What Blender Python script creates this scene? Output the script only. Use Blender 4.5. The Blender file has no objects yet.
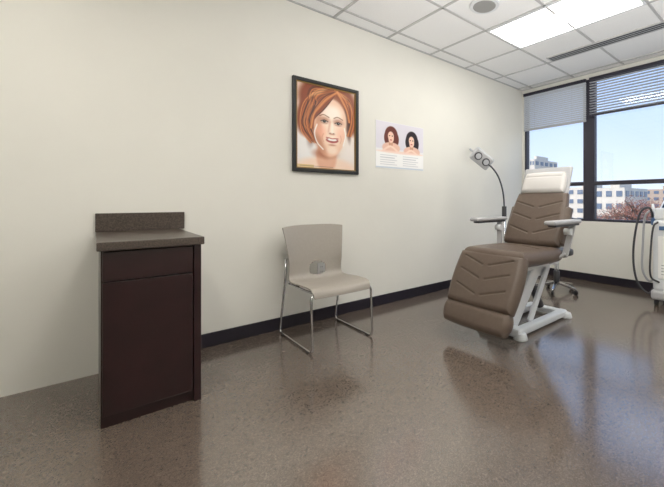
import bpy, bmesh, math, random
import numpy as np
from mathutils import Vector, Matrix
random.seed(3); np.random.seed(3)
D=bpy.data; SC=bpy.context.scene; COL=SC.collection
try:
    SC.view_settings.view_transform='Standard'
except Exception: pass

def lin(c):
    return tuple(((v/255)/12.92 if v/255<=0.04045 else ((v/255+0.055)/1.055)**2.4) for v in c)

def mat(name,rgb,rough=0.5,metal=0.0,noise=0.0,nscale=20,bump=0.0,bscale=100,emis=0,coat=0.0):
    m=D.materials.new(name); m.use_nodes=True; nt=m.node_tree; n=nt.nodes; l=nt.links
    b=n['Principled BSDF']; c=lin(rgb)
    b.inputs['Base Color'].default_value=(*c,1); b.inputs['Roughness'].default_value=rough
    b.inputs['Metallic'].default_value=metal; b.inputs['Coat Weight'].default_value=coat
    tc=n.new('ShaderNodeTexCoord')
    if noise>0:
        t=n.new('ShaderNodeTexNoise'); t.inputs['Scale'].default_value=nscale; t.inputs['Detail'].default_value=4
        l.new(tc.outputs['Object'],t.inputs['Vector'])
        r=n.new('ShaderNodeValToRGB'); r.color_ramp.elements[0].position=0.35; r.color_ramp.elements[1].position=0.65
        r.color_ramp.elements[0].color=(*[v*(1-noise) for v in c],1)
        r.color_ramp.elements[1].color=(*[min(1,v*(1+noise)) for v in c],1)
        l.new(t.outputs['Fac'],r.inputs['Fac']); l.new(r.outputs['Color'],b.inputs['Base Color'])
    if bump>0:
        t2=n.new('ShaderNodeTexNoise'); t2.inputs['Scale'].default_value=bscale; t2.inputs['Detail'].default_value=3
        l.new(tc.outputs['Object'],t2.inputs['Vector'])
        bp=n.new('ShaderNodeBump'); bp.inputs['Strength'].default_value=bump; bp.inputs['Distance'].default_value=0.004
        l.new(t2.outputs['Fac'],bp.inputs['Height']); l.new(bp.outputs['Normal'],b.inputs['Normal'])
    if emis>0:
        b.inputs['Emission Color'].default_value=(*c,1); b.inputs['Emission Strength'].default_value=emis
    return m

def root(name,loc):
    e=D.objects.new(name,None); e.location=loc; e.empty_display_size=0.1; COL.objects.link(e); return e

def place(name,verts,faces,mats,parent=None,smooth=False,fmat=None):
    V=np.array([tuple(v) for v in verts],dtype=float)
    c=(V.min(0)+V.max(0))/2
    me=D.meshes.new(name); me.from_pydata([tuple(v) for v in (V-c)],[],[tuple(int(i) for i in f) for f in faces]); me.update()
    ob=D.objects.new(name,me); COL.objects.link(ob)
    for m in (mats if isinstance(mats,(list,tuple)) else [mats]): me.materials.append(m)
    if fmat is not None:
        for p,k in zip(me.polygons,fmat): p.material_index=k
    if smooth: me.polygons.foreach_set('use_smooth',[True]*len(me.polygons))
    ob.location=Vector(c)-(parent.location if parent else Vector((0,0,0)))
    if parent: ob.parent=parent
    return ob

def bm_place(name,bm,mats,parent=None,smooth=False,fm=None):
    bm.verts.ensure_lookup_table(); bm.verts.index_update()
    vs=[v.co.copy() for v in bm.verts]; fs=[[v.index for v in f.verts] for f in bm.faces]
    fmx=[f.material_index for f in bm.faces]
    bm.free(); ob=place(name,vs,fs,mats,parent,smooth,fmx)
    return ob

def box(name,x0,x1,y0,y1,z0,z1,m,parent=None,bev=0.0,seg=2,rot=None):
    bm=bmesh.new(); bmesh.ops.create_cube(bm,size=1)
    S=Vector((x1-x0,y1-y0,z1-z0)); c=Vector(((x0+x1)/2,(y0+y1)/2,(z0+z1)/2))
    for v in bm.verts: v.co=Vector((v.co.x*S.x,v.co.y*S.y,v.co.z*S.z))
    if bev>0: bmesh.ops.bevel(bm,geom=bm.edges[:],offset=min(bev,min(S)*0.49),segments=seg,profile=0.5,affect='EDGES')
    if rot is not None:
        for v in bm.verts: v.co=rot@v.co
    for v in bm.verts: v.co+=c
    return bm_place(name,bm,m,parent,False)

def frame_from(p0,p1,side=Vector((0,1,0))):
    u=(p1-p0).normalized(); n=u.cross(side).normalized(); s=n.cross(u).normalized()
    return u,s,n

def bar(name,p0,p1,w,t,m,parent=None,bev=0.005,side=Vector((0,1,0)),w2=None):
    p0=Vector(p0);p1=Vector(p1);u,s,n=frame_from(p0,p1,side)
    w2=w2 or w; bm=bmesh.new(); vv=[]
    for p,ww in ((p0,w),(p1,w2)):
        for a,b in ((-1,-1),(1,-1),(1,1),(-1,1)): vv.append(bm.verts.new(p+s*a*ww/2+n*b*t/2))
    for f in ((0,1,2,3),(7,6,5,4),(0,4,5,1),(1,5,6,2),(2,6,7,3),(3,7,4,0)): bm.faces.new([vv[i] for i in f])
    if bev>0: bmesh.ops.bevel(bm,geom=bm.edges[:],offset=bev,segments=2,profile=0.5,affect='EDGES')
    bmesh.ops.recalc_face_normals(bm,faces=bm.faces[:])
    return bm_place(name,bm,m,parent)

def cyl(name,p0,p1,r,m,parent=None,r2=None,seg=28,bev=0.0):
    p0=Vector(p0);p1=Vector(p1); r2=r if r2 is None else r2
    d=(p1-p0); q=d.to_track_quat('Z','Y').to_matrix()
    bm=bmesh.new(); bmesh.ops.create_cone(bm,cap_ends=True,segments=seg,radius1=r,radius2=r2,depth=d.length)
    if bev>0:
        es=[e for e in bm.edges if len(e.link_faces)==2 and any(len(f.verts)>4 for f in e.link_faces)]
        bmesh.ops.bevel(bm,geom=es,offset=bev,segments=2,profile=0.5,affect='EDGES')
    c=(p0+p1)/2
    for v in bm.verts: v.co=q@v.co+c
    ob=bm_place(name,bm,m,parent)
    for p in ob.data.polygons: p.use_smooth=len(p.vertices)<=4
    return ob

def tube(name,pts,r,m,parent=None,smooth=True,seg=10,round_n=6):
    P=[Vector(p) for p in pts]
    if smooth and len(P)>2:
        Q=[P[0]*2-P[1]]+P+[P[-1]*2-P[-2]]; R=[]
        for i in range(1,len(Q)-2):
            for k in range(round_n):
                t=k/round_n; a,b,c,d=Q[i-1],Q[i],Q[i+1],Q[i+2]
                R.append(0.5*((2*b)+(c-a)*t+(2*a-5*b+4*c-d)*t*t+(3*b-a-3*c+d)*t**3))
        R.append(P[-1]); P=R
    vs=[];fs=[]; prev=None
    for i,p in enumerate(P):
        t=(P[min(i+1,len(P)-1)]-P[max(i-1,0)]).normalized()
        if prev is None:
            ref=Vector((0,0,1)) if abs(t.z)<0.9 else Vector((1,0,0)); n=t.cross(ref).normalized()
        else: n=(prev-t*prev.dot(t)).normalized()
        prev=n; b=t.cross(n)
        for k in range(seg):
            a=2*math.pi*k/seg; vs.append(p+(n*math.cos(a)+b*math.sin(a))*r)
    for i in range(len(P)-1):
        for k in range(seg):
            fs.append((i*seg+k,i*seg+(k+1)%seg,(i+1)*seg+(k+1)%seg,(i+1)*seg+k))
    fs.append(tuple(range(seg))[::-1]); fs.append(tuple((len(P)-1)*seg+k for k in range(seg)))
    return place(name,vs,fs,m,parent,True)

def fillet(pts,r=0.04,n=5):
    P=[Vector(p) for p in pts]; out=[P[0]]
    for i in range(1,len(P)-1):
        a=(P[i-1]-P[i]); b=(P[i+1]-P[i]); rr=min(r,a.length*.45,b.length*.45)
        A=P[i]+a.normalized()*rr; B=P[i]+b.normalized()*rr
        for k in range(n+1):
            t=k/n; out.append((1-t)**2*A+2*t*(1-t)*P[i]+t*t*B)
    out.append(P[-1]); return out

# ------------------------------------------------------------ materials
M_wall=mat('wall_paint_cream',(231,229,221),0.75,noise=0.01,nscale=3,bump=0.05,bscale=250)
M_ceil=mat('ceiling_tile_mineral',(240,240,240),0.9,noise=0.03,nscale=120,bump=0.2,bscale=180)
M_grid=mat('ceiling_grid_metal',(190,190,190),0.5)
M_base=mat('baseboard_black_rubber',(32,27,38),0.4)
M_frame=mat('window_frame_dark',(46,44,56),0.45)
M_blind=mat('blind_slat_grey',(176,178,184),0.5)
M_blind1=mat('blind_slat_glow_tint',(196,200,206),0.5)  # window glow through the left blind put into a paler slat colour
M_chrome=mat('chrome',(200,200,202),0.18,1.0)
M_shell=mat('chair_plastic_greige',(162,155,146),0.42,noise=0.02,nscale=60)
M_black=mat('black_plastic',(26,26,28),0.4)
M_dark=mat('dark_grey_plastic',(62,62,66),0.45)
M_white=mat('white_enamel',(220,223,226),0.3,coat=0.2)
M_grey=mat('light_grey_vinyl',(176,176,178),0.45)
M_brown=mat('brown_upholstery_vinyl',(100,86,76),0.38,noise=0.05,nscale=35,bump=0.15,bscale=500)
M_paper=mat('headrest_cover_white',(208,205,202),0.6,bump=0.2,bscale=30)
M_cab=mat('cabinet_dark_cherry',(40,18,20),0.3,noise=0.2,nscale=8,coat=0.1)
M_counter=mat('countertop_speckled_laminate',(78,68,61),0.3,noise=0.4,nscale=150)
M_plate=mat('outlet_white',(240,240,238),0.4)
M_gold=mat('frame_gilt_line',(150,120,70),0.35,0.8)
M_blue=mat('blue_panel',(70,100,140),0.35)
M_screen=mat('screen_dark',(24,30,40),0.15)
M_lens=mat('troffer_lens',(255,250,240),0.5,emis=7.0)
M_hot=mat('troffer_lamp_basket',(255,252,244),0.5,emis=16.0)
M_stone=mat('building_concrete',(205,196,184),0.8,noise=0.05,nscale=1)
M_stone2=mat('building_tan',(176,156,140),0.8,noise=0.05,nscale=1)
M_bwin=mat('building_glass',(96,110,130),0.3)
M_ground=mat('exterior_ground_bounce_pale',(176,172,160),0.9,noise=0.2,nscale=0.3)  # ground tone raised to bounce more daylight onto the ceiling
M_leaf=mat('autumn_leaves_russet',(158,108,92),0.8,noise=0.3,nscale=1.5)
M_bark=mat('tree_bark',(90,76,68),0.9)

M_floor=D.materials.new('floor_flecked_vinyl'); M_floor.use_nodes=True
nt=M_floor.node_tree; n=nt.nodes; l=nt.links; b=n['Principled BSDF']
tc=n.new('ShaderNodeTexCoord')
t1=n.new('ShaderNodeTexNoise'); t1.inputs['Scale'].default_value=60; t1.inputs['Detail'].default_value=3; t1.inputs['Distortion'].default_value=2.5
l.new(tc.outputs['Object'],t1.inputs['Vector'])
r=n.new('ShaderNodeValToRGB'); e=r.color_ramp.elements
e[0].position=0.30; e[0].color=(*lin((82,71,63)),1); e[1].position=0.70; e[1].color=(*lin((116,104,94)),1)
em=r.color_ramp.elements.new(0.5); em.color=(*lin((98,86,77)),1)
l.new(t1.outputs['Fac'],r.inputs['Fac']); l.new(r.outputs['Color'],b.inputs['Base Color'])
b.inputs['Roughness'].default_value=0.15
b.inputs['IOR'].default_value=2.3

M_glass=D.materials.new('window_glass'); M_glass.use_nodes=True
nt=M_glass.node_tree; n=nt.nodes; l=nt.links; n.remove(n['Principled BSDF'])
tr=n.new('ShaderNodeBsdfTransparent'); gl=n.new('ShaderNodeBsdfGlossy'); gl.inputs['Roughness'].default_value=0.02
mx=n.new('ShaderNodeMixShader'); mx.inputs[0].default_value=0.04
l.new(tr.outputs[0],mx.inputs[1]); l.new(gl.outputs[0],mx.inputs[2]); l.new(mx.outputs[0],n['Material Output'].inputs['Surface'])

def vcol_mat(name,rough):
    m=D.materials.new(name); m.use_nodes=True; nt=m.node_tree
    a=nt.nodes.new('ShaderNodeVertexColor'); a.layer_name='Col'
    nt.links.new(a.outputs['Color'],nt.nodes['Principled BSDF'].inputs['Base Color'])
    nt.nodes['Principled BSDF'].inputs['Roughness'].default_value=rough
    return m

# ------------------------------------------------------------ room dims
YW=2.91; XW=4.81; H=2.72; XL=-1.6; YN=-1.5
T=0.15
box('floor',XL-T,XW+T,YN-T,YW+T,-0.1,0,M_floor)
box('ceiling',XL-T,XW+T,YN-T,YW+T,H,H+0.1,M_ceil)
box('wall_back',XL-T,XW+T,YW,YW+T,0,H,M_wall)
box('wall_left',XL-T,XL,YN,YW,0,H,M_wall)
box('wall_near',XL-T,XW+T,YN-T,YN,0,H,M_wall)
SILL=0.785; HEAD=2.645; WY1=2.87; WY0=-0.93
def wall_right():
    bm=bmesh.new()
    def b_(y0,y1,z0,z1):
        r=bmesh.ops.create_cube(bm,size=1)
        for v in r['verts']: v.co=Vector((XW+T/2+v.co.x*T,(y0+y1)/2+v.co.y*(y1-y0),(z0+z1)/2+v.co.z*(z1-z0)))
    b_(YN,YW,0,SILL); b_(YN,YW,HEAD,H); b_(WY1,YW,SILL,HEAD); b_(YN,WY0,SILL,HEAD)
    bm_place('wall_right',bm,M_wall)
wall_right()
box('baseboard_back',0.445,XW,YW-0.012,YW,0,0.1,M_base,bev=0.003)
box('baseboard_right',XW-0.012,XW,YN,YW-0.012,0,0.1,M_base,bev=0.003)
box('baseboard_left',XL,XL+0.012,YN,YW,0,0.1,M_base,bev=0.003)
box('baseboard_near',XL,XW,YN,YN+0.012,0,0.1,M_base,bev=0.003)
GX=2.84; GY=2.12
def grid():
    bm=bmesh.new()
    def b_(x0,x1,y0,y1):
        r=bmesh.ops.create_cube(bm,size=1)
        for v in r['verts']: v.co=Vector(((x0+x1)/2+v.co.x*(x1-x0),(y0+y1)/2+v.co.y*(y1-y0),H-0.004+v.co.z*0.008))
    x=GX
    while x-0.61>XL: x-=0.61
    while x<XW: b_(x-0.011,x+0.011,YN,YW); x+=0.61
    y=GY+0.61
    while y>YN: b_(XL,XW,y-0.011,y+0.011); y-=0.61
    b_(XL,XW,YW-0.02,YW); b_(XW-0.02,XW,YN,YW)
    bm_place('trim_ceiling_grid',bm,M_grid)
grid()
def troffer(x0,y1):
    x1=x0+0.59; y0=y1-1.2
    rt=root('ceiling_light_panel',((x0+x1)/2,(y0+y1)/2,H-0.01))
    g=0.02
    box('rim_a',x0,x1,y0,y0+g,H-0.016,H,M_white,rt); box('rim_b',x0,x1,y1-g,y1,H-0.016,H,M_white,rt)
    box('rim_c',x0,x0+g,y0+g,y1-g,H-0.016,H,M_white,rt); box('rim_d',x1-g,x1,y0+g,y1-g,H-0.016,H,M_white,rt)
    box('lens',x0+g,x1-g,y0+g,y1-g,H-0.006,H-0.001,M_lens,rt)
    xm=(x0+x1)/2
    box('lamp_basket',xm-0.11,xm+0.11,y0+g,y1-g,H-0.012,H-0.005,M_hot,rt,bev=0.002)
    box('divider_1',xm-0.122,xm-0.11,y0+g,y1-g,H-0.018,H-0.005,M_grid,rt)
    box('divider_2',xm+0.11,xm+0.122,y0+g,y1-g,H-0.018,H-0.005,M_grid,rt)
troffer(GX+0.01,GY-0.01)
troffer(GX-4*0.61+0.01,GY-0.61-0.01)  # this and the next two: unseen panels added to brighten the room
troffer(GX+0.01,GY-3*0.61-0.01)
troffer(GX-6*0.61+0.01,GY-0.01)
rt=root('linear_air_vent',(3.98,1.35,H-0.01))
box('vent_frame',3.90,4.05,0.75,2.05,H-0.012,H,M_grid,rt,bev=0.002)
for i in range(3):
    x=3.920+i*0.042
    box('slot_%d'%(i+1),x,x+0.024,0.77,2.03,H-0.0135,H-0.006,M_black,rt)
rt=root('ceiling_speaker',(2.46,1.85,H-0.01))
cyl('speaker_rim',(2.46,1.85,H),(2.46,1.85,H-0.018),0.125,M_white,rt,bev=0.004)
cyl('speaker_grille',(2.46,1.85,H-0.015),(2.46,1.85,H-0.024),0.1,mat('speaker_grille_grey',(150,150,148),0.6),rt,r2=0.09)

# ------------------------------------------------------------ windows
edges=[(1.975,2.87),(0.98,1.89),(-0.02,0.895),(-0.93,-0.105)]
for i,(y0,y1) in enumerate(edges):
    rt=root('window_%d'%(i+1),(XW+0.06,(y0+y1)/2,(SILL+HEAD)/2))
    fx0,fx1=XW+0.005,XW+0.08; f=0.03
    box('frame_left',fx0,fx1,y1-f,y1,SILL,HEAD,M_frame,rt,bev=0.002)
    box('frame_right',fx0,fx1,y0,y0+f,SILL,HEAD,M_frame,rt,bev=0.002)
    box('frame_bottom',fx0,fx1,y0+f,y1-f,SILL,SILL+0.03,M_frame,rt,bev=0.002)
    box('frame_top',fx0,fx1,y0+f,y1-f,HEAD-0.035,HEAD,M_frame,rt,bev=0.002)
    box('transom',fx0,fx1,y0+f,y1-f,1.255,1.305,M_frame,rt,bev=0.002)
    box('glass_pane',XW+0.045,XW+0.05,y0+f,y1-f,SILL+0.03,HEAD-0.035,M_glass,rt)
    if i<3:
        ya=edges[i+1][1]
        box('mullion',fx0,fx1+0.02,ya,y0,SILL,HEAD,M_frame,rt)
for i,(y0,y1) in enumerate(edges):
    zb=[2.09,2.15,2.15,2.12][i]; tilt=[0.75,0.35,0.4,0.4][i]
    rt=root('window_blind',(XW-0.03,(y0+y1)/2,2.4))
    ya,yb=y0-0.02,y1-0.005 if i==0 else y1+0.02
    box('head_rail',XW-0.05,XW-0.006,ya,yb,HEAD-0.035,HEAD+0.005,M_frame,rt,bev=0.003)
    bm=bmesh.new(); z=zb+0.03; sp=[0.028,0.034,0.034,0.034][i]
    while z<HEAD-0.04:
        r=bmesh.ops.create_cube(bm,size=1); R=Matrix.Rotation(tilt,3,'Y')
        for v in r['verts']:
            q=R@Vector((v.co.x*0.028,0,v.co.z*0.0022)); v.co=Vector((XW-0.026+q.x,(ya+yb)/2+v.co.y*(yb-ya),z+q.z))
        z+=sp
    bm_place('slats',bm,M_blind1 if i==0 else M_blind,rt)
    box('bottom_rail',XW-0.038,XW-0.014,ya,yb,zb,zb+0.02,M_frame if i else M_blind,rt,bev=0.003)
    for k,t in enumerate((0.2,0.8)):
        y=ya+(yb-ya)*t
        box('ladder_cord_%d'%k,XW-0.042,XW-0.041,y-0.001,y+0.001,zb,HEAD-0.03,M_blind,rt)

# ------------------------------------------------------------ painted panels
class Paint:
    def __init__(s,nx,nz,base,asp):
        s.nx,s.nz=nx,nz; s.S,s.Tt=np.meshgrid(np.linspace(0,1,nx),np.linspace(0,1,nz)); s.asp=asp
        s.C=np.ones((nz,nx,3))*np.array(base,float)
    def mix(s,a,c): s.C=s.C*(1-a[...,None])+np.array(c,float)*a[...,None]
    def ell(s,cx,cy,rx,ry,c,rot=0,soft=0.06,op=1,clip=None):
        dx=(s.S-cx)*s.asp; dy=s.Tt-cy; k=math.radians(rot); u=dx*math.cos(k)+dy*math.sin(k); v=-dx*math.sin(k)+dy*math.cos(k)
        d=np.sqrt((u/(rx*s.asp))**2+(v/ry)**2); a=np.clip((1-d)/soft+0.5,0,1); a=a*a*(3-2*a)*op
        if clip is not None: a=a*clip
        s.mix(a,c); return a
    def rect(s,x0,x1,y0,y1,c,op=1):
        s.mix(((s.S>=x0)&(s.S<=x1)&(s.Tt>=y0)&(s.Tt<=y1)).astype(float)*op,c)
    def stroke(s,pts,w,c,op=1,soft=0.5,clip=None):
        Q=[np.array((p[0]*s.asp,p[1])) for p in pts]
        if len(Q)>2:
            E=[2*Q[0]-Q[1]]+Q+[2*Q[-1]-Q[-2]]; P=[]
            for i in range(1,len(E)-2):
                for t in (0,.25,.5,.75):
                    a,b,c_,d=E[i-1],E[i],E[i+1],E[i+2]; P.append(0.5*((2*b)+(c_-a)*t+(2*a-5*b+4*c_-d)*t*t+(3*b-a-3*c_+d)*t**3))
            P.append(Q[-1])
        else: P=Q
        best=np.full(s.S.shape,9.0)
        for a,b in zip(P[:-1],P[1:]):
            d=b-a; t=np.clip(((s.S*s.asp-a[0])*d[0]+(s.Tt-a[1])*d[1])/(d@d+1e-12),0,1)
            best=np.minimum(best,np.hypot(s.S*s.asp-a[0]-t*d[0],s.Tt-a[1]-t*d[1]))
        A=np.clip((w-best)/(w*soft),0,1)*op
        if clip is not None: A=A*clip
        s.mix(A,c)
    def build(s,name,x0,x1,z0,z1,y,m,parent):
        nx,nz=s.nx,s.nz
        X=x0+(x1-x0)*s.S; Z=z0+(z1-z0)*s.Tt
        vs=np.stack([X,np.full_like(X,y),Z],-1).reshape(-1,3)
        fs=[(j*nx+i,j*nx+i+1,(j+1)*nx+i+1,(j+1)*nx+i) for j in range(nz-1) for i in range(nx-1)]
        ob=place(name,vs,fs,m,parent)
        C=np.clip(s.C,0,255)/255; L=np.where(C<=0.04045,C/12.92,((C+0.055)/1.055)**2.4)
        ca=ob.data.color_attributes.new('Col','FLOAT_COLOR','POINT')
        ca.data.foreach_set('color',np.concatenate([L,np.ones(L.shape[:2]+(1,))],-1).reshape(-1).astype(np.float32))
        return ob
X0,X1,Z0,Z1=1.232,1.876,1.30,2.10
rt=root('framed_portrait',((X0+X1)/2,YW-0.015,(Z0+Z1)/2))
fw=0.032
box('frame_left',X0,X0+fw,YW-0.032,YW-0.001,Z0,Z1,M_black,rt,bev=0.006)
box('frame_right',X1-fw,X1,YW-0.032,YW-0.001,Z0,Z1,M_black,rt,bev=0.006)
box('frame_top',X0+fw*.6,X1-fw*.6,YW-0.0315,YW-0.001,Z1-fw,Z1,M_black,rt,bev=0.006)
box('frame_bottom',X0+fw*.6,X1-fw*.6,YW-0.0315,YW-0.001,Z0,Z0+fw,M_black,rt,bev=0.006)
gi=fw; gw=0.008
box('gilt_left',X0+gi,X0+gi+gw,YW-0.022,YW-0.004,Z0+gi,Z1-gi,M_gold,rt)
box('gilt_right',X1-gi-gw,X1-gi,YW-0.022,YW-0.004,Z0+gi,Z1-gi,M_gold,rt)
box('gilt_top',X0+gi,X1-gi,YW-0.021,YW-0.004,Z1-gi-gw,Z1-gi,M_gold,rt)
box('gilt_bottom',X0+gi,X1-gi,YW-0.021,YW-0.004,Z0+gi,Z0+gi+gw,M_gold,rt)
P=Paint(200,250,(228,204,188),0.78)
P.ell(0.0,0.2,0.5,0.45,(242,238,236),soft=1.2); P.ell(1.0,0.15,0.35,0.5,(244,234,226),soft=1.2)
hair=(134,62,30); hd=(58,22,12); hl=(216,138,78)
rg=random.Random(5)
P.ell(0.52,0.84,0.48,0.28,hair,soft=0.25); P.ell(0.20,0.64,0.18,0.26,hair,rot=-14,soft=0.35); P.ell(0.91,0.70,0.10,0.24,hair,rot=8,soft=0.5)
P.ell(0.26,0.58,0.08,0.26,hd,rot=-6,soft=1.0,op=.95); P.ell(0.86,0.62,0.05,0.22,hd,rot=6,soft=1.0,op=.9)
for i in range(110):
    t=rg.random(); k=rg.random(); c=[hl,hd,(180,94,48)][rg.randrange(3)]; w=0.004+0.007*rg.random(); o=.3+.45*rg.random()
    if i%3: P.stroke([(0.62,0.985-0.03*k),(0.42-0.18*t,0.97-0.10*k),(0.14+0.20*k,0.80-0.06*t),(0.06+0.18*k,0.60-0.06*t),(0.08+0.18*k+0.03*t,0.42+0.04*t),(0.22+0.12*k,0.30+0.06*t)],w,c,op=o)
    else: P.stroke([(0.62,0.985),(0.76+0.12*t,0.95-0.08*k),(0.91+0.08*k*t,0.80),(0.91+0.07*k,0.62),(0.84+0.08*k,0.44)],w,c,op=o)
P.ell(0.50,0.0,0.52,0.15,(250,222,202),soft=0.5)
P.ell(0.49,0.15,0.17,0.19,(230,178,150),soft=0.35); P.ell(0.47,0.19,0.18,0.055,(176,108,80),soft=1.2,op=.85)
# face
P.ell(0.555,0.60,0.285,0.27,(234,186,154),rot=-6,soft=0.16)
P.ell(0.565,0.42,0.235,0.27,(236,188,156),rot=-8,soft=0.16)
P.ell(0.55,0.47,0.275,0.17,(238,190,158),rot=-4,soft=0.25)
P.ell(0.585,0.53,0.22,0.28,(255,230,210),soft=1.1)
P.ell(0.36,0.50,0.05,0.20,(196,130,98),rot=4,soft=1.4,op=.6)
P.ell(0.39,0.455,0.09,0.08,(248,178,148),soft=1.3,op=.6); P.ell(0.74,0.45,0.08,0.08,(250,188,160),soft=1.3,op=.5)
P.ell(0.59,0.70,0.15,0.08,(255,242,228),soft=1.2,op=.85); P.ell(0.59,0.235,0.09,0.045,(255,232,214),soft=1.2,op=.8)
P.ell(0.38,0.29,0.06,0.15,(186,120,90),rot=28,soft=1.4,op=.6)
# fringe over the forehead, swept from the parting
for i in range(75):
    t=rg.random(); k=rg.random(); c=[hair,hair,hd,hl,(166,84,42)][rg.randrange(5)]; w=0.007+0.009*rg.random(); o=.5+.4*rg.random()
    if i%3: P.stroke([(0.66+0.03*k,0.97),(0.54-0.05*k,0.90-0.09*t),(0.42-0.06*k,0.79-0.10*t),(0.31-0.04*k,0.67-0.06*t),(0.26-0.06*t,0.48)],w,c,op=o)
    else: P.stroke([(0.67,0.97),(0.76,0.93-0.07*t),(0.84+0.02*k,0.81-0.06*t),(0.885+0.02*k,0.62)],w,c,op=o)
P.ell(0.34,0.91,0.15,0.022,(246,188,130),rot=30,soft=1.3,op=.6); P.ell(0.76,0.93,0.10,0.018,(238,174,116),rot=-30,soft=1.3,op=.5)
# eyes
for cx,cy in ((0.45,0.580),(0.690,0.575)):
    P.ell(cx,cy+0.016,0.085,0.040,(184,124,98),soft=1.3,op=.75)
    P.stroke([(cx-0.075,cy+0.060),(cx-0.01,cy+0.080),(cx+0.08,cy+0.056)],0.010,(118,66,42),op=.8,soft=1)
    P.ell(cx,cy,0.046,0.014,(206,192,182),soft=0.5); P.ell(cx,cy+0.001,0.026,0.018,(52,38,32),soft=0.5); P.ell(cx,cy,0.012,0.010,(12,8,8),soft=.4); P.ell(cx+0.008,cy+0.006,0.004,0.003,(255,255,255))
    P.stroke([(cx-0.058,cy+0.000),(cx,cy+0.017),(cx+0.060,cy+0.002)],0.010,(46,24,18),op=.9,soft=1)
    P.stroke([(cx-0.05,cy-0.020),(cx,cy-0.028),(cx+0.05,cy-0.020)],0.006,(172,114,90),op=.6,soft=1)
# nose
P.stroke([(0.550,0.58),(0.530,0.51),(0.520,0.46)],0.022,(212,150,122),op=.5,soft=1)
P.ell(0.585,0.50,0.022,0.08,(255,244,230),soft=1.3,op=.85)
P.ell(0.578,0.437,0.05,0.012,(188,118,92),soft=1.3,op=.65)
P.ell(0.548,0.446,0.012,0.006,(110,56,42),soft=1,op=.7); P.ell(0.612,0.446,0.012,0.006,(110,56,42),soft=1,op=.7)
# mouth
P.stroke([(0.435,0.43),(0.415,0.385),(0.44,0.335)],0.012,(204,140,112),op=.5,soft=1); P.stroke([(0.73,0.43),(0.745,0.385),(0.725,0.335)],0.012,(210,146,118),op=.5,soft=1)
P.ell(0.585,0.362,0.105,0.032,(160,64,62),soft=0.35,clip=(P.Tt<0.384+0.9*(P.S-0.585)**2).astype(float))
P.ell(0.585,0.370,0.082,0.018,(252,246,240),soft=0.4,clip=(P.Tt<0.380+0.9*(P.S-0.585)**2).astype(float))
P.stroke([(0.482,0.390),(0.535,0.387),(0.585,0.381),(0.635,0.387),(0.69,0.389)],0.009,(182,84,78),soft=.9)
P.stroke([(0.515,0.347),(0.585,0.333),(0.66,0.347)],0.011,(196,96,90),soft=.9)
P.ell(0.585,0.303,0.06,0.012,(192,130,104),soft=1.3,op=.7)
for pts in ([(0.33,0.53),(0.29,0.43),(0.33,0.32),(0.43,0.24)],[(0.80,0.53),(0.82,0.43),(0.78,0.31)]):
    P.stroke(pts,0.012,(255,252,248),op=.9,soft=.8)
P.rect(0,0.28,0.015,0.045,(214,186,110),.6); P.rect(0.06,0.6,0.028,0.036,(140,110,96),.5)
P.build('portrait_print',X0+gi,X1-gi,Z0+gi,Z1-gi,YW-0.012,vcol_mat('portrait_print_ink',0.3),rt)
box('backing',X0+gi*.5,X1-gi*.5,YW-0.010,YW-0.001,Z0+gi*.5,Z1-gi*.5,M_black,rt)

X0,X1,Z0,Z1=2.09,2.745,1.385,1.865
rt=root('wall_poster',((X0+X1)/2,YW-0.004,(Z0+Z1)/2))
box('poster_sheet',X0,X1,YW-0.003,YW-0.0005,Z0,Z1,M_plate,rt)
P=Paint(200,146,(240,238,238),1.37)
P.rect(0,1,0.42,1,(226,222,230)); 
for (cx,cy,hc) in ((0.30,0.70,(104,46,34)),(0.74,0.66,(40,26,30))):
    P.ell(cx,cy+0.03,0.13,0.19,hc,soft=0.15); P.ell(cx+0.08,cy-0.06,0.075,0.16,hc,soft=0.2); P.ell(cx-0.08,cy-0.04,0.065,0.15,hc,soft=0.2)
    P.ell(cx,cy-0.25,0.18,0.12,(236,194,172),soft=0.15); P.ell(cx-0.01,cy-0.15,0.042,0.1,(210,156,130))
    P.ell(cx-0.01,cy-0.02,0.066,0.125,(246,206,184),soft=0.2); 
    P.ell(cx-0.036,cy+0.01,0.015,0.013,(40,24,24)); P.ell(cx+0.02,cy+0.01,0.015,0.013,(40,24,24)); P.ell(cx-0.008,cy-0.08,0.024,0.013,(180,60,60))
    P.stroke([(cx-0.05,cy+0.14),(cx-0.08,cy+0.02),(cx-0.06,cy-0.12)],0.02,hc,op=.9)
    P.stroke([(cx+0.0,cy+0.13),(cx+0.055,cy+0.06),(cx+0.06,cy-0.1)],0.018,hc,op=.9)
    P.stroke([(cx-0.17,cy-0.33),(cx-0.02,cy-0.22),(cx+0.13,cy-0.32)],0.03,(248,216,198))
P.rect(0,1,0.0,0.36,(248,247,246))
P.ell(0.5,0.36,0.5,0.03,(246,214,198),soft=0.5,op=.8)
for r_ in range(5):
    for c_ in range(2):
        P.rect(0.08+0.46*c_,0.42+0.46*c_-0.05*(r_%2),0.27-0.05*r_,0.285-0.05*r_,(170,170,180),.5)
P.rect(0.0,1,0.0,0.03,(190,204,220),.6)
P.build('poster_print',X0+.004,X1-.004,Z0+.004,Z1-.004,YW-0.0042,vcol_mat('poster_print_ink',0.35),rt)
rt=root('wall_outlet',(1.50,YW-0.004,0.445))
box('cover_plate',1.463,1.537,YW-0.007,YW,0.388,0.503,M_plate,rt,bev=0.002)
for k,z in enumerate((0.425,0.467)):
    cyl('socket_%d'%k,(1.50,YW-0.006,z),(1.50,YW-0.010,z),0.016,M_plate,rt)
    box('slot_a%d'%k,1.492,1.495,YW-0.0105,YW-0.009,z-0.004,z+0.006,M_black,rt); box('slot_b%d'%k,1.505,1.508,YW-0.0105,YW-0.009,z-0.004,z+0.006,M_black,rt)

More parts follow.
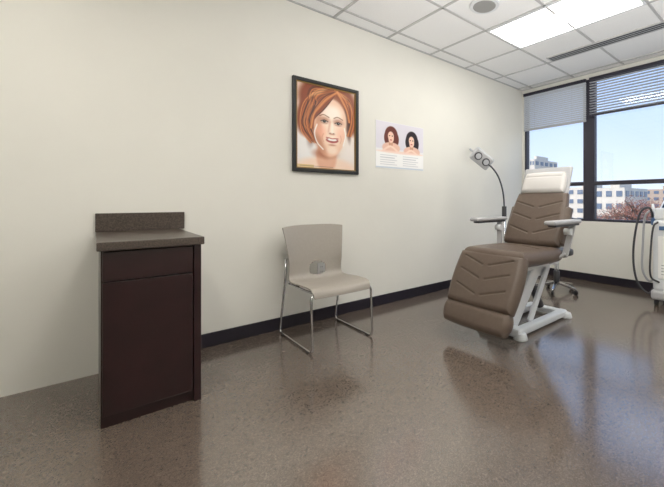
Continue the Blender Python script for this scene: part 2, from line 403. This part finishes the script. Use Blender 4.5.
# ------------------------------------------------------------ base cabinet
CX1=0.44; CX0=0.02; CY0=2.15
rt=root('base_cabinet',((CX0+CX1)/2,2.5,0.0))
box('carcass',CX0+0.01,CX1-0.015,CY0+0.04,YW-0.002,0.0,0.82,M_cab,rt,bev=0.002)
box('end_stile',CX1-0.045,CX1-0.012,CY0+0.018,CY0+0.042,0.0,0.82,M_cab,rt,bev=0.002)
box('drawer_front',CX0+0.015,CX1-0.05,CY0+0.02,CY0+0.04,0.68,0.815,M_cab,rt,bev=0.003)
box('door_panel',CX0+0.015,CX1-0.05,CY0+0.02,CY0+0.04,0.06,0.672,M_cab,rt,bev=0.003)
box('countertop',CX0-0.005,CX1,CY0,YW-0.001,0.822,0.862,M_counter,rt,bev=0.004)
box('backsplash',CX0-0.005,CX1+0.03,YW-0.022,YW-0.001,0.862,0.975,M_counter,rt,bev=0.002)

# ------------------------------------------------------------ visitor chair
cx=1.35
rt=root('stacking_chair',(cx,2.55,0.0))
prof=[(2.262,0.375),(2.268,0.402),(2.29,0.424),(2.36,0.433),(2.45,0.432),(2.55,0.428),(2.63,0.424),(2.685,0.432),(2.718,0.462),(2.733,0.51),(2.742,0.58),(2.752,0.66),(2.768,0.75),(2.790,0.855)]
hw=[0.226,0.232,0.238,0.242,0.244,0.242,0.238,0.234,0.230,0.228,0.230,0.238,0.250,0.264]
S=np.linspace(0,len(prof)-1,79)
def crint(arr,s):
    i=int(min(max(math.floor(s),0),len(arr)-2)); t=s-i
    a=arr[max(i-1,0)];b_=arr[i];c=arr[i+1];d=arr[min(i+2,len(arr)-1)]
    return 0.5*((2*b_)+(c-a)*t+(2*a-5*b_+4*c-d)*t*t+(3*b_-a-3*c+d)*t**3)
py=[p[0] for p in prof]; pz=[p[1] for p in prof]
nv=41; vs=[];fs=[]
for i,s in enumerate(S):
    y=crint(py,s); z=crint(pz,s); w=crint(hw,s); bk=min(max((s-7)/3,0),1)
    top=max(0,(s-12.2)/0.8)
    for j in range(nv):
        v=-1+2*j/(nv-1)
        yy=y-bk*0.05*v*v + (1-bk)*0.012*v*v*max(0,1-s/4)
        zz=z+(1-bk)*(0.008*abs(v)**3 if s>2 else 0) - top*0.014*abs(v)**4 - (1-bk)*0.010*(1-v*v)*(1 if s>3 else 0)
        vs.append((cx+v*w,yy,zz))
for i in range(len(S)-1):
    for j in range(nv-1):
        v=-1+2*(j+.5)/(nv-1); sm=(S[i]+S[i+1])/2
        a=((v-0.10)/0.30); b2=(sm-8.75)/0.85
        if a**4+b2**4<1: continue
        fs.append((i*nv+j,i*nv+j+1,(i+1)*nv+j+1,(i+1)*nv+j))
sh=place('seat_back_shell',vs,fs,M_shell,rt,True)
md=sh.modifiers.new('thick','SOLIDIFY'); md.thickness=0.009; md.offset=0
md=sh.modifiers.new('round','BEVEL'); md.width=0.002; md.segments=2; md.limit_method='ANGLE'
for k,sx in enumerate((-1,1)):
    X=cx+sx*0.246; Xi=cx+sx*0.210
    pts=fillet([(Xi,2.30,0.408),(X,2.285,0.385),(X,2.262,0.010),(X,2.835,0.010),(cx+sx*0.243,2.735,0.43),(cx+sx*0.232,2.748,0.60)],0.045)
    tube('sled_leg_%d'%(k+1),pts,0.0085,M_chrome,rt,smooth=False)
    tube('side_rail_%d'%(k+1),[(Xi,2.31,0.406),(Xi,2.5,0.400),(cx+sx*0.225,2.70,0.412)],0.008,M_chrome,rt)
    for yy in (2.33,2.76): box('glide',X-0.012,X+0.012,yy-0.02,yy+0.02,0.0,0.012,M_black,rt,bev=0.003)
for k,yy in enumerate((2.33,2.62)):
    tube('cross_rail_%d'%(k+1),[(cx-0.21,yy,0.402),(cx+0.21,yy,0.402)],0.008,M_chrome,rt,smooth=False)

# ------------------------------------------------------------ treatment chair
def cushion(name,p0,p1,yc,W,Th,m,parent,wf=lambda a:1+0*a,seams=(),k=0.12,nu=130,nvv=110,puff=0.012,g=0.008,flip=1):
    p0=Vector((p0[0],yc,p0[1]));p1=Vector((p1[0],yc,p1[1])); L=(p1-p0).length
    U=(p1-p0)/L; V=Vector((0,1,0)); N=V.cross(U)*flip; N.normalize(); C=(p0+p1)/2-N*(Th/2)
    t=np.linspace(-1,1,nu); a=0.6*t+0.4*np.sin(np.pi/2*t)
    t=np.linspace(-1,1,nvv); b=0.6*t+0.4*np.sin(np.pi/2*t)
    A,B=np.meshgrid(a,b,indexing='ij')
    u=L/2*A*np.sqrt(1-k*B*B); v=W/2*B*wf(A)*np.sqrt(1-k*A*A)
    e=np.minimum((1-abs(A))*L/2,(1-abs(B))*W/2); rr=Th*0.45; q=np.clip(e/rr,0,1)
    h=Th/2*np.sqrt(1-(1-q)**2); ht=h+puff*(1-A**2)*(1-B**2)
    for s in seams:
        a0=np.array(s[0]);b0=np.array(s[1]); d=b0-a0
        tt=np.clip(((u-a0[0])*d[0]+(v-a0[1])*d[1])/(d@d),0,1); ds=np.hypot(u-a0[0]-tt*d[0],v-a0[1]-tt*d[1])
        ht=ht-g*np.exp(-(ds/0.007)**2)*np.clip(q,0,1)
    def mk(hh,sgn): 
        return (np.array(C)[None,None,:]+u[...,None]*np.array(U)+v[...,None]*np.array(V)+(sgn*hh)[...,None]*np.array(N)).reshape(-1,3)
    vt=mk(ht,1); vb=mk(h,-1); n0=nu*nvv
    bm=bmesh.new(); vv=[bm.verts.new(x) for x in np.vstack([vt,vb])]
    for i in range(nu-1):
        for j in range(nvv-1):
            q4=[i*nvv+j,(i+1)*nvv+j,(i+1)*nvv+j+1,i*nvv+j+1]
            bm.faces.new([vv[x] for x in q4]); bm.faces.new([vv[x+n0] for x in q4[::-1]])
    bmesh.ops.remove_doubles(bm,verts=bm.verts[:],dist=0.0003)
    bmesh.ops.recalc_face_normals(bm,faces=bm.faces[:])
    return bm_place(name,bm,m,parent,True)
yc=1.645
rt=root('treatment_chair',(2.75,yc,0.0))
def chev(us,w,dip): 
    o=[]
    for u in us: o+=[((u,-w),(u-dip,-0.03)),((u-dip,0.03),(u,w))]
    return o
cushion('leg_cushion',(2.07,0.27),(2.28,0.67),yc+0.01,0.63,0.11,M_brown,rt,wf=lambda a:1.0+0.0*a,seams=chev([-0.07,0.05,0.16],0.22,0.06),flip=-1)
cushion('foot_cushion',(2.01,0.13),(2.082,0.29),yc+0.01,0.61,0.11,M_brown,rt,wf=lambda a:1.0+0.03*a,flip=-1,puff=0.008,k=0.18)
cushion('seat_cushion',(2.26,0.675),(2.90,0.66),yc,0.60,0.115,M_brown,rt,seams=chev([0.02,0.15],0.22,-0.07),flip=-1)
cushion('back_cushion',(2.80,0.675),(3.045,1.15),yc,0.53,0.10,M_brown,rt,wf=lambda a:1.02-0.05*a,seams=chev([-0.10,0.03,0.15],0.22,0.06),flip=-1)
for k,sy in enumerate((-1,1)):
    cushion('side_bolster_%d'%k,(2.83,0.70),(2.99,1.02),yc+sy*0.255,0.075,0.12,M_brown,rt,flip=-1,nu=40,nvv=24,puff=0.0)
cushion('head_cushion',(3.015,1.135),(3.105,1.33),yc,0.42,0.075,M_paper,rt,wf=lambda a:1.0-0.04*a,seams=[((0.045,-0.17),(0.045,0.17))],flip=-1,g=0.005,nu=60,nvv=60)
bar('headrest_shell',(3.075,yc,1.10),(3.175,yc,1.36),0.47,0.03,M_grey,rt,bev=0.012)
bar('headrest_stem_1',(3.02,yc-0.06,0.95),(3.10,yc-0.06,1.15),0.02,0.012,M_chrome,rt,bev=0.002)
bar('headrest_stem_2',(3.02,yc+0.06,0.95),(3.10,yc+0.06,1.15),0.02,0.012,M_chrome,rt,bev=0.002)
bar('back_shell',(2.915,yc,0.66),(3.12,yc,1.08),0.46,0.03,M_white,rt,bev=0.012)
bar('leg_shell',(2.20,yc,0.22),(2.39,yc,0.58),0.40,0.03,M_white,rt,bev=0.01)
box('seat_frame',2.40,2.95,yc-0.22,yc+0.22,0.515,0.56,M_white,rt,bev=0.012)
for k,sy in enumerate((-1,1)):
    ya=yc+sy*0.355
    box('arm_pad_%d'%k,2.50,2.97,ya-0.045,ya+0.045,0.868,0.90,M_grey,rt,bev=0.013,seg=3)
    box('arm_base_%d'%k,2.54,2.95,ya-0.032,ya+0.032,0.852,0.870,M_dark,rt,bev=0.004)
    bar('arm_support_%d'%k,(2.90,ya,0.862),(2.84,yc+sy*0.315,0.60),0.05,0.022,M_grey,rt,bev=0.006)
    bar('arm_bracket_%d'%k,(2.845,yc+sy*0.32,0.62),(2.78,yc+sy*0.20,0.53),0.05,0.022,M_grey,rt,bev=0.006,side=Vector((1,0,0)))
    cyl('arm_pivot_%d'%k,(2.86,ya-sy*0.05,0.80),(2.86,ya+sy*0.01,0.80),0.028,M_white,rt)
for k,sy in enumerate((-1,1)):
    yb=yc+sy*0.15
    bar('base_rail_%d'%k,(2.40,yb,0.045),(3.17,yb,0.040),0.07,0.06,M_white,rt,bev=0.014)
    cyl('front_foot_%d'%k,(2.40,yb+sy*0.03,0),(2.40,yb+sy*0.03,0.05),0.055,M_white,rt,r2=0.04,bev=0.006)
    cyl('rear_foot_%d'%k,(3.16,yb+sy*0.03,0),(3.16,yb+sy*0.03,0.045),0.05,M_white,rt,r2=0.038,bev=0.006)
    bar('lift_link_%d'%k,(2.62,yc+sy*0.125,0.07),(2.93,yc+sy*0.125,0.50),0.028,0.06,M_white,rt,bev=0.008)
box('front_crossbar',2.355,2.45,yc-0.19,yc+0.19,0.012,0.085,M_white,rt,bev=0.02)
box('rear_crossbar',3.08,3.16,yc-0.17,yc+0.17,0.015,0.07,M_white,rt,bev=0.015)
bar('lift_arm',(2.40,yc,0.06),(2.72,yc,0.53),0.22,0.13,M_white,rt,bev=0.02,w2=0.32)
cyl('actuator_body',(3.02,yc,0.10),(2.82,yc,0.38),0.035,M_dark,rt)
cyl('actuator_rod',(2.82,yc,0.38),(2.74,yc,0.50),0.016,M_chrome,rt)
box('motor_housing',2.78,2.98,yc-0.1,yc+0.1,0.40,0.52,M_white,rt,bev=0.02)

# ------------------------------------------------------------ exam lamp on stand
lx,ly=3.44,2.31
rt=root('exam_lamp',(lx,ly,0))
for k in range(5):
    a=2*math.pi*k/5+0.3; q=Vector((math.cos(a),math.sin(a),0))
    bar('base_leg_%d'%k,Vector((lx,ly,0.075)),Vector((lx,ly,0.06))+q*0.2,0.035,0.025,M_white,rt,bev=0.005,side=Vector((-q.y,q.x,0)),w2=0.024)
    c=Vector((lx,ly,0.025))+q*0.195
    cyl('caster_%d'%k,c+Vector((-q.y,q.x,0))*0.012,c-Vector((-q.y,q.x,0))*0.012,0.025,M_black,rt)
    cyl('caster_stem_%d'%k,c+Vector((0,0,0.02)),c+Vector((0,0,0.05)),0.008,M_chrome,rt)
cyl('pole',(lx,ly,0.06),(lx,ly,0.90),0.014,M_chrome,rt)
cyl('pole_collar',(lx,ly,0.84),(lx,ly,0.99),0.026,M_dark,rt,bev=0.004)
Rv=Vector((0.737,-0.676,0))
def LP(px,py):
    return Vector((lx,ly,0))+Rv*px+Vector((0,0,py))
tube('gooseneck',[LP(0,0.95),LP(-0.005,1.08),LP(-0.03,1.22),LP(-0.075,1.34),LP(-0.14,1.43),LP(-0.185,1.465)],0.009,M_dark,rt)
hc=LP(-0.255,1.53)
hn=Vector((-0.60,-0.68,-0.30)).normalized()
hu=(Rv*0.75+Vector((0,0,-0.62))); hu=(hu-hn*hu.dot(hn)).normalized(); hv=hn.cross(hu)
R=Matrix((hu,hv,hn)).transposed()
M_lampg=mat('lamp_housing_silver_grey',(188,190,194),0.35)
box('lamp_head',hc.x-0.13,hc.x+0.13,hc.y-0.08,hc.y+0.08,hc.z-0.026,hc.z+0.026,M_lampg,rt,bev=0.024,seg=4,rot=R)
c2=hc+hn*0.025
box('lamp_face',c2.x-0.11,c2.x+0.11,c2.y-0.06,c2.y+0.06,c2.z-0.004,c2.z+0.004,M_grey,rt,bev=0.004,rot=R)
for k,(a,b_) in enumerate(((-0.057,0.0),(0.057,0.0))):
    q=c2+hu*a+hv*b_; cyl('lens_ring_%d'%k,q+hn*0.002,q+hn*0.014,0.047,M_dark,rt,r2=0.042)
    cyl('lens_%d'%k,q+hn*0.010,q+hn*0.017,0.034,M_lampg,rt,r2=0.03)
cyl('lamp_handle',hc-hu*0.12,hc-hu*0.18,0.012,M_lampg,rt,bev=0.003)
cyl('lamp_joint',LP(-0.18,1.46),hc-hn*0.01+hu*0.05,0.018,M_dark,rt)

# ------------------------------------------------------------ rolling stool
sx,sy_=3.98,1.96
rt=root('rolling_stool',(sx,sy_,0))
for k in range(5):
    a=2*math.pi*k/5+0.9; q=Vector((math.cos(a),math.sin(a),0))
    bar('base_leg_%d'%k,Vector((sx,sy_,0.11)),Vector((sx,sy_,0.065))+q*0.23,0.04,0.028,M_chrome,rt,bev=0.005,side=Vector((-q.y,q.x,0)),w2=0.026)
    c=Vector((sx,sy_,0.026))+q*0.225
    cyl('caster_%d'%k,c+Vector((-q.y,q.x,0))*0.014,c-Vector((-q.y,q.x,0))*0.014,0.026,M_black,rt)
    cyl('caster_stem_%d'%k,c+Vector((0,0,0.02)),c+Vector((0,0,0.05)),0.009,M_chrome,rt)
cyl('gas_lift',(sx,sy_,0.08),(sx,sy_,0.42),0.025,M_chrome,rt)
cyl('gas_lift_cover',(sx,sy_,0.09),(sx,sy_,0.24),0.034,M_dark,rt)
cyl('seat_pan',(sx,sy_,0.41),(sx,sy_,0.43),0.12,M_black,rt)
cyl('seat_cushion',(sx,sy_,0.43),(sx,sy_,0.50),0.18,M_dark,rt,bev=0.02,seg=40)

# ------------------------------------------------------------ laser machine on casters
rt=root('laser_therapy_machine',(4.36,0.93,0))
x0,x1,y0,y1=4.16,4.56,0.74,1.05
box('lower_base',x0-0.015,x1+0.015,y0-0.015,y1+0.015,0.06,0.16,M_grey,rt,bev=0.03,seg=3)
box('tower_body',x0,x1,y0,y1,0.15,0.86,M_white,rt,bev=0.035,seg=4)
box('front_panel',x0-0.008,x0+0.01,y0+0.05,y1-0.05,0.28,0.70,M_plate,rt,bev=0.006)
for k in range(4): box('vent_slit_%d'%k,x0-0.010,x0,y0+0.08,y1-0.08,0.32+k*0.03,0.328+k*0.03,M_grey,rt)
box('panel_stripe',x0-0.012,x0,y0+0.06,y1-0.06,0.76,0.80,M_blue,rt,bev=0.004)
R=Matrix.Rotation(-0.5,3,'Y')
box('console_head',x0+0.02,x1-0.08,y0+0.01,y1-0.01,0.86,0.98,M_white,rt,bev=0.02,seg=3)
box('screen_bezel',x0+0.04,x0+0.30,y0+0.03,y1-0.03,0.965,0.995,M_white,rt,bev=0.008,rot=R)
box('screen',x0+0.055,x0+0.275,y0+0.05,y1-0.05,0.982,0.998,M_screen,rt,rot=R)
box('handpiece_holster',x0+0.10,x0+0.19,y1-0.005,y1+0.04,0.80,0.88,M_blue,rt,bev=0.012)
cyl('handpiece',(x0+0.14,y1+0.02,0.87),(x0+0.12,y1+0.025,1.02),0.018,M_white,rt,r2=0.012)
for k,(a,b_) in enumerate(((x0+.03,y0+.03),(x1-.03,y0+.03),(x0+.03,y1-.03),(x1-.03,y1-.03))):
    cyl('caster_%d'%k,(a,b_-0.014,0.033),(a,b_+0.014,0.033),0.033,M_black,rt); cyl('caster_stem_%d'%k,(a,b_,0.04),(a,b_,0.08),0.01,M_chrome,rt)
tube('hose_1',[(x0+0.12,y1+0.02,0.86),(x0+0.10,y1+0.05,0.98),(x0+0.08,y1+0.13,0.92),(x0+0.07,y1+0.18,0.65),(x0+0.06,y1+0.185,0.4),(x0+0.04,y1+0.14,0.2),(x0+0.06,y1+0.05,0.10),(x0+0.1,y1-0.0,0.18)],0.011,M_dark,rt)
tube('hose_2',[(x0+0.16,y1+0.02,0.86),(x0+0.16,y1+0.04,0.95),(x0+0.14,y1+0.10,0.88),(x0+0.14,y1+0.12,0.6),(x0+0.12,y1+0.12,0.34),(x0+0.12,y1+0.06,0.22),(x0+0.15,y1-0.0,0.26)],0.011,M_grey,rt)
tube('hose_3',[(x0-0.0,y1-0.05,0.84),(x0-0.05,y1-0.02,0.78),(x0-0.06,y1+0.0,0.5),(x0-0.05,y1-0.0,0.30),(x0,y1-0.06,0.24)],0.009,M_dark,rt)

# ------------------------------------------------------------ exterior
box('exterior_ground',6,400,-250,350,-7.2,-7.0,M_ground)
def cam_pt(px,depth):
    q=(px-418)/356*depth; return 0.676*depth+0.737*q, 0.737*depth-0.676*q
def building(px0,px1,depth,ztop,m,floors,name='office_building'):
    xa,ya=cam_pt(px0,depth); xb,yb=cam_pt(px1,depth)
    y1_,y0_=ya,ya-math.hypot(xb-xa,yb-ya)*1.15
    bm=bmesh.new()
    def b_(x0,x1,y0,y1,z0,z1,mi):
        r=bmesh.ops.create_cube(bm,size=1)
        for v in r['verts']: v.co=Vector(((x0+x1)/2+v.co.x*(x1-x0),(y0+y1)/2+v.co.y*(y1-y0),(z0+z1)/2+v.co.z*(z1-z0)))
        for f in {f for v in r['verts'] for f in v.link_faces}: f.material_index=mi
    b_(xa,xa+12,y0_,y1_,-7,ztop,0); b_(xa+2,xa+8,y0_+(y1_-y0_)*.3,y0_+(y1_-y0_)*.6,ztop,ztop+1,0)
    fh=(ztop+7)/floors; nw=max(3,int((y1_-y0_)/2.2)); ww=(y1_-y0_)/nw
    for f in range(floors):
        for k in range(nw): b_(xa-0.1,xa+0.05,y0_+(k+.22)*ww,y0_+(k+.78)*ww,-7+(f+.3)*fh,-7+(f+.75)*fh,1)
        for k in range(5): b_(xa+(k+.22)*2.4,xa+(k+.78)*2.4,y0_-0.1,y0_+0.05,-7+(f+.3)*fh,-7+(f+.75)*fh,1)
    bm_place(name,bm,[m,M_bwin])
building(527,534,90,11.5,M_stone,9)
building(566,590,70,3.6,M_stone,6)
building(594,618,60,3.2,M_stone,5)
building(626,690,110,4.5,M_stone2,6)
building(540,566,120,3.0,M_stone2,5)
def tree(px,depth,zc,rad,name='autumn_tree'):
    x,y=cam_pt(px,depth); rt=root(name,(x,y,-7))
    cyl('trunk',(x,y,-7),(x,y,zc),0.18,M_bark,rt,r2=0.08,seg=10)
    vs=[];fs=[]
    for i in range(1500):
        d=Vector(np.random.normal(size=3)); d.normalize(); r_=rad*random.random()**0.4
        c=Vector((x,y,zc))+Vector((d.x,d.y,d.z*0.8))*r_*(0.85+0.2*math.sin(d.x*5+d.z*7))
        a=Vector(np.random.normal(size=3)).normalized()*0.09; b_=Vector(np.random.normal(size=3)).normalized()*0.09
        k=len(vs); vs+=[c,c+a,c+b_]; fs.append((k,k+1,k+2))
    place('foliage',vs,fs,M_leaf,rt)
    for i in range(26):
        d=Vector(np.random.normal(size=3)).normalized(); d.z=abs(d.z)
        cyl('branch_%d'%i,(x,y,zc-rad*0.8+random.random()*rad),Vector((x,y,zc-rad*.3))+d*rad*0.95,0.045,M_bark,rt,r2=0.012,seg=5)
tree(616,26,-0.1,1.3); tree(634,24,0.35,1.4); tree(652,27,0.1,1.5); tree(598,34,-1.1,1.3)

# ------------------------------------------------------------ lights / world
w=D.worlds.new('sky'); SC.world=w; w.use_nodes=True; nt=w.node_tree; n=nt.nodes; l=nt.links
bg=n['Background']; tc=n.new('ShaderNodeTexCoord'); sp=n.new('ShaderNodeSeparateXYZ'); l.new(tc.outputs['Generated'],sp.inputs[0])
r=n.new('ShaderNodeValToRGB'); e=r.color_ramp.elements
e[0].position=0.0; e[0].color=(0.50,0.57,0.66,1); e[1].position=0.55; e[1].color=(0.24,0.38,0.66,1)
m1=e.new(0.22); m1.color=(0.34,0.45,0.64,1)
l.new(sp.outputs['Z'],r.inputs['Fac'])
l.new(r.outputs['Color'],bg.inputs['Color']); bg.inputs['Strength'].default_value=2.0
sun=D.lights.new('sun','SUN'); sun.energy=4; sun.angle=0.01; sun.color=(1,0.95,0.88)
so=D.objects.new('sun',sun); COL.objects.link(so); so.rotation_euler=Vector((0.75,-0.35,-0.5)).to_track_quat('-Z','Y').to_euler()
# unseen fill spot, added to brighten ceiling and walls; no real fixture
fl=D.lights.new('ceiling_fill_spot','SPOT'); fl.energy=260; fl.spot_size=math.radians(140); fl.spot_blend=0.8; fl.shadow_soft_size=0.12; fl.color=(1,0.99,0.97)
fo=D.objects.new('ceiling_fill_spot',fl); COL.objects.link(fo); fo.location=(1.3,-0.1,1.1)
fo.rotation_euler=Vector((0.45,0.3,1)).to_track_quat('-Z','Y').to_euler()

# ------------------------------------------------------------ camera
cam=D.cameras.new('camera'); co=D.objects.new('camera',cam); COL.objects.link(co)
co.location=(0,0,1.05); co.rotation_euler=(math.pi/2,0,math.radians(47.5-90))
cam.sensor_fit='HORIZONTAL'; cam.sensor_width=36; cam.lens=356/664*36
cam.shift_x=-86/664; cam.shift_y=-42.5/664; cam.clip_start=0.05; cam.clip_end=1000
SC.camera=co
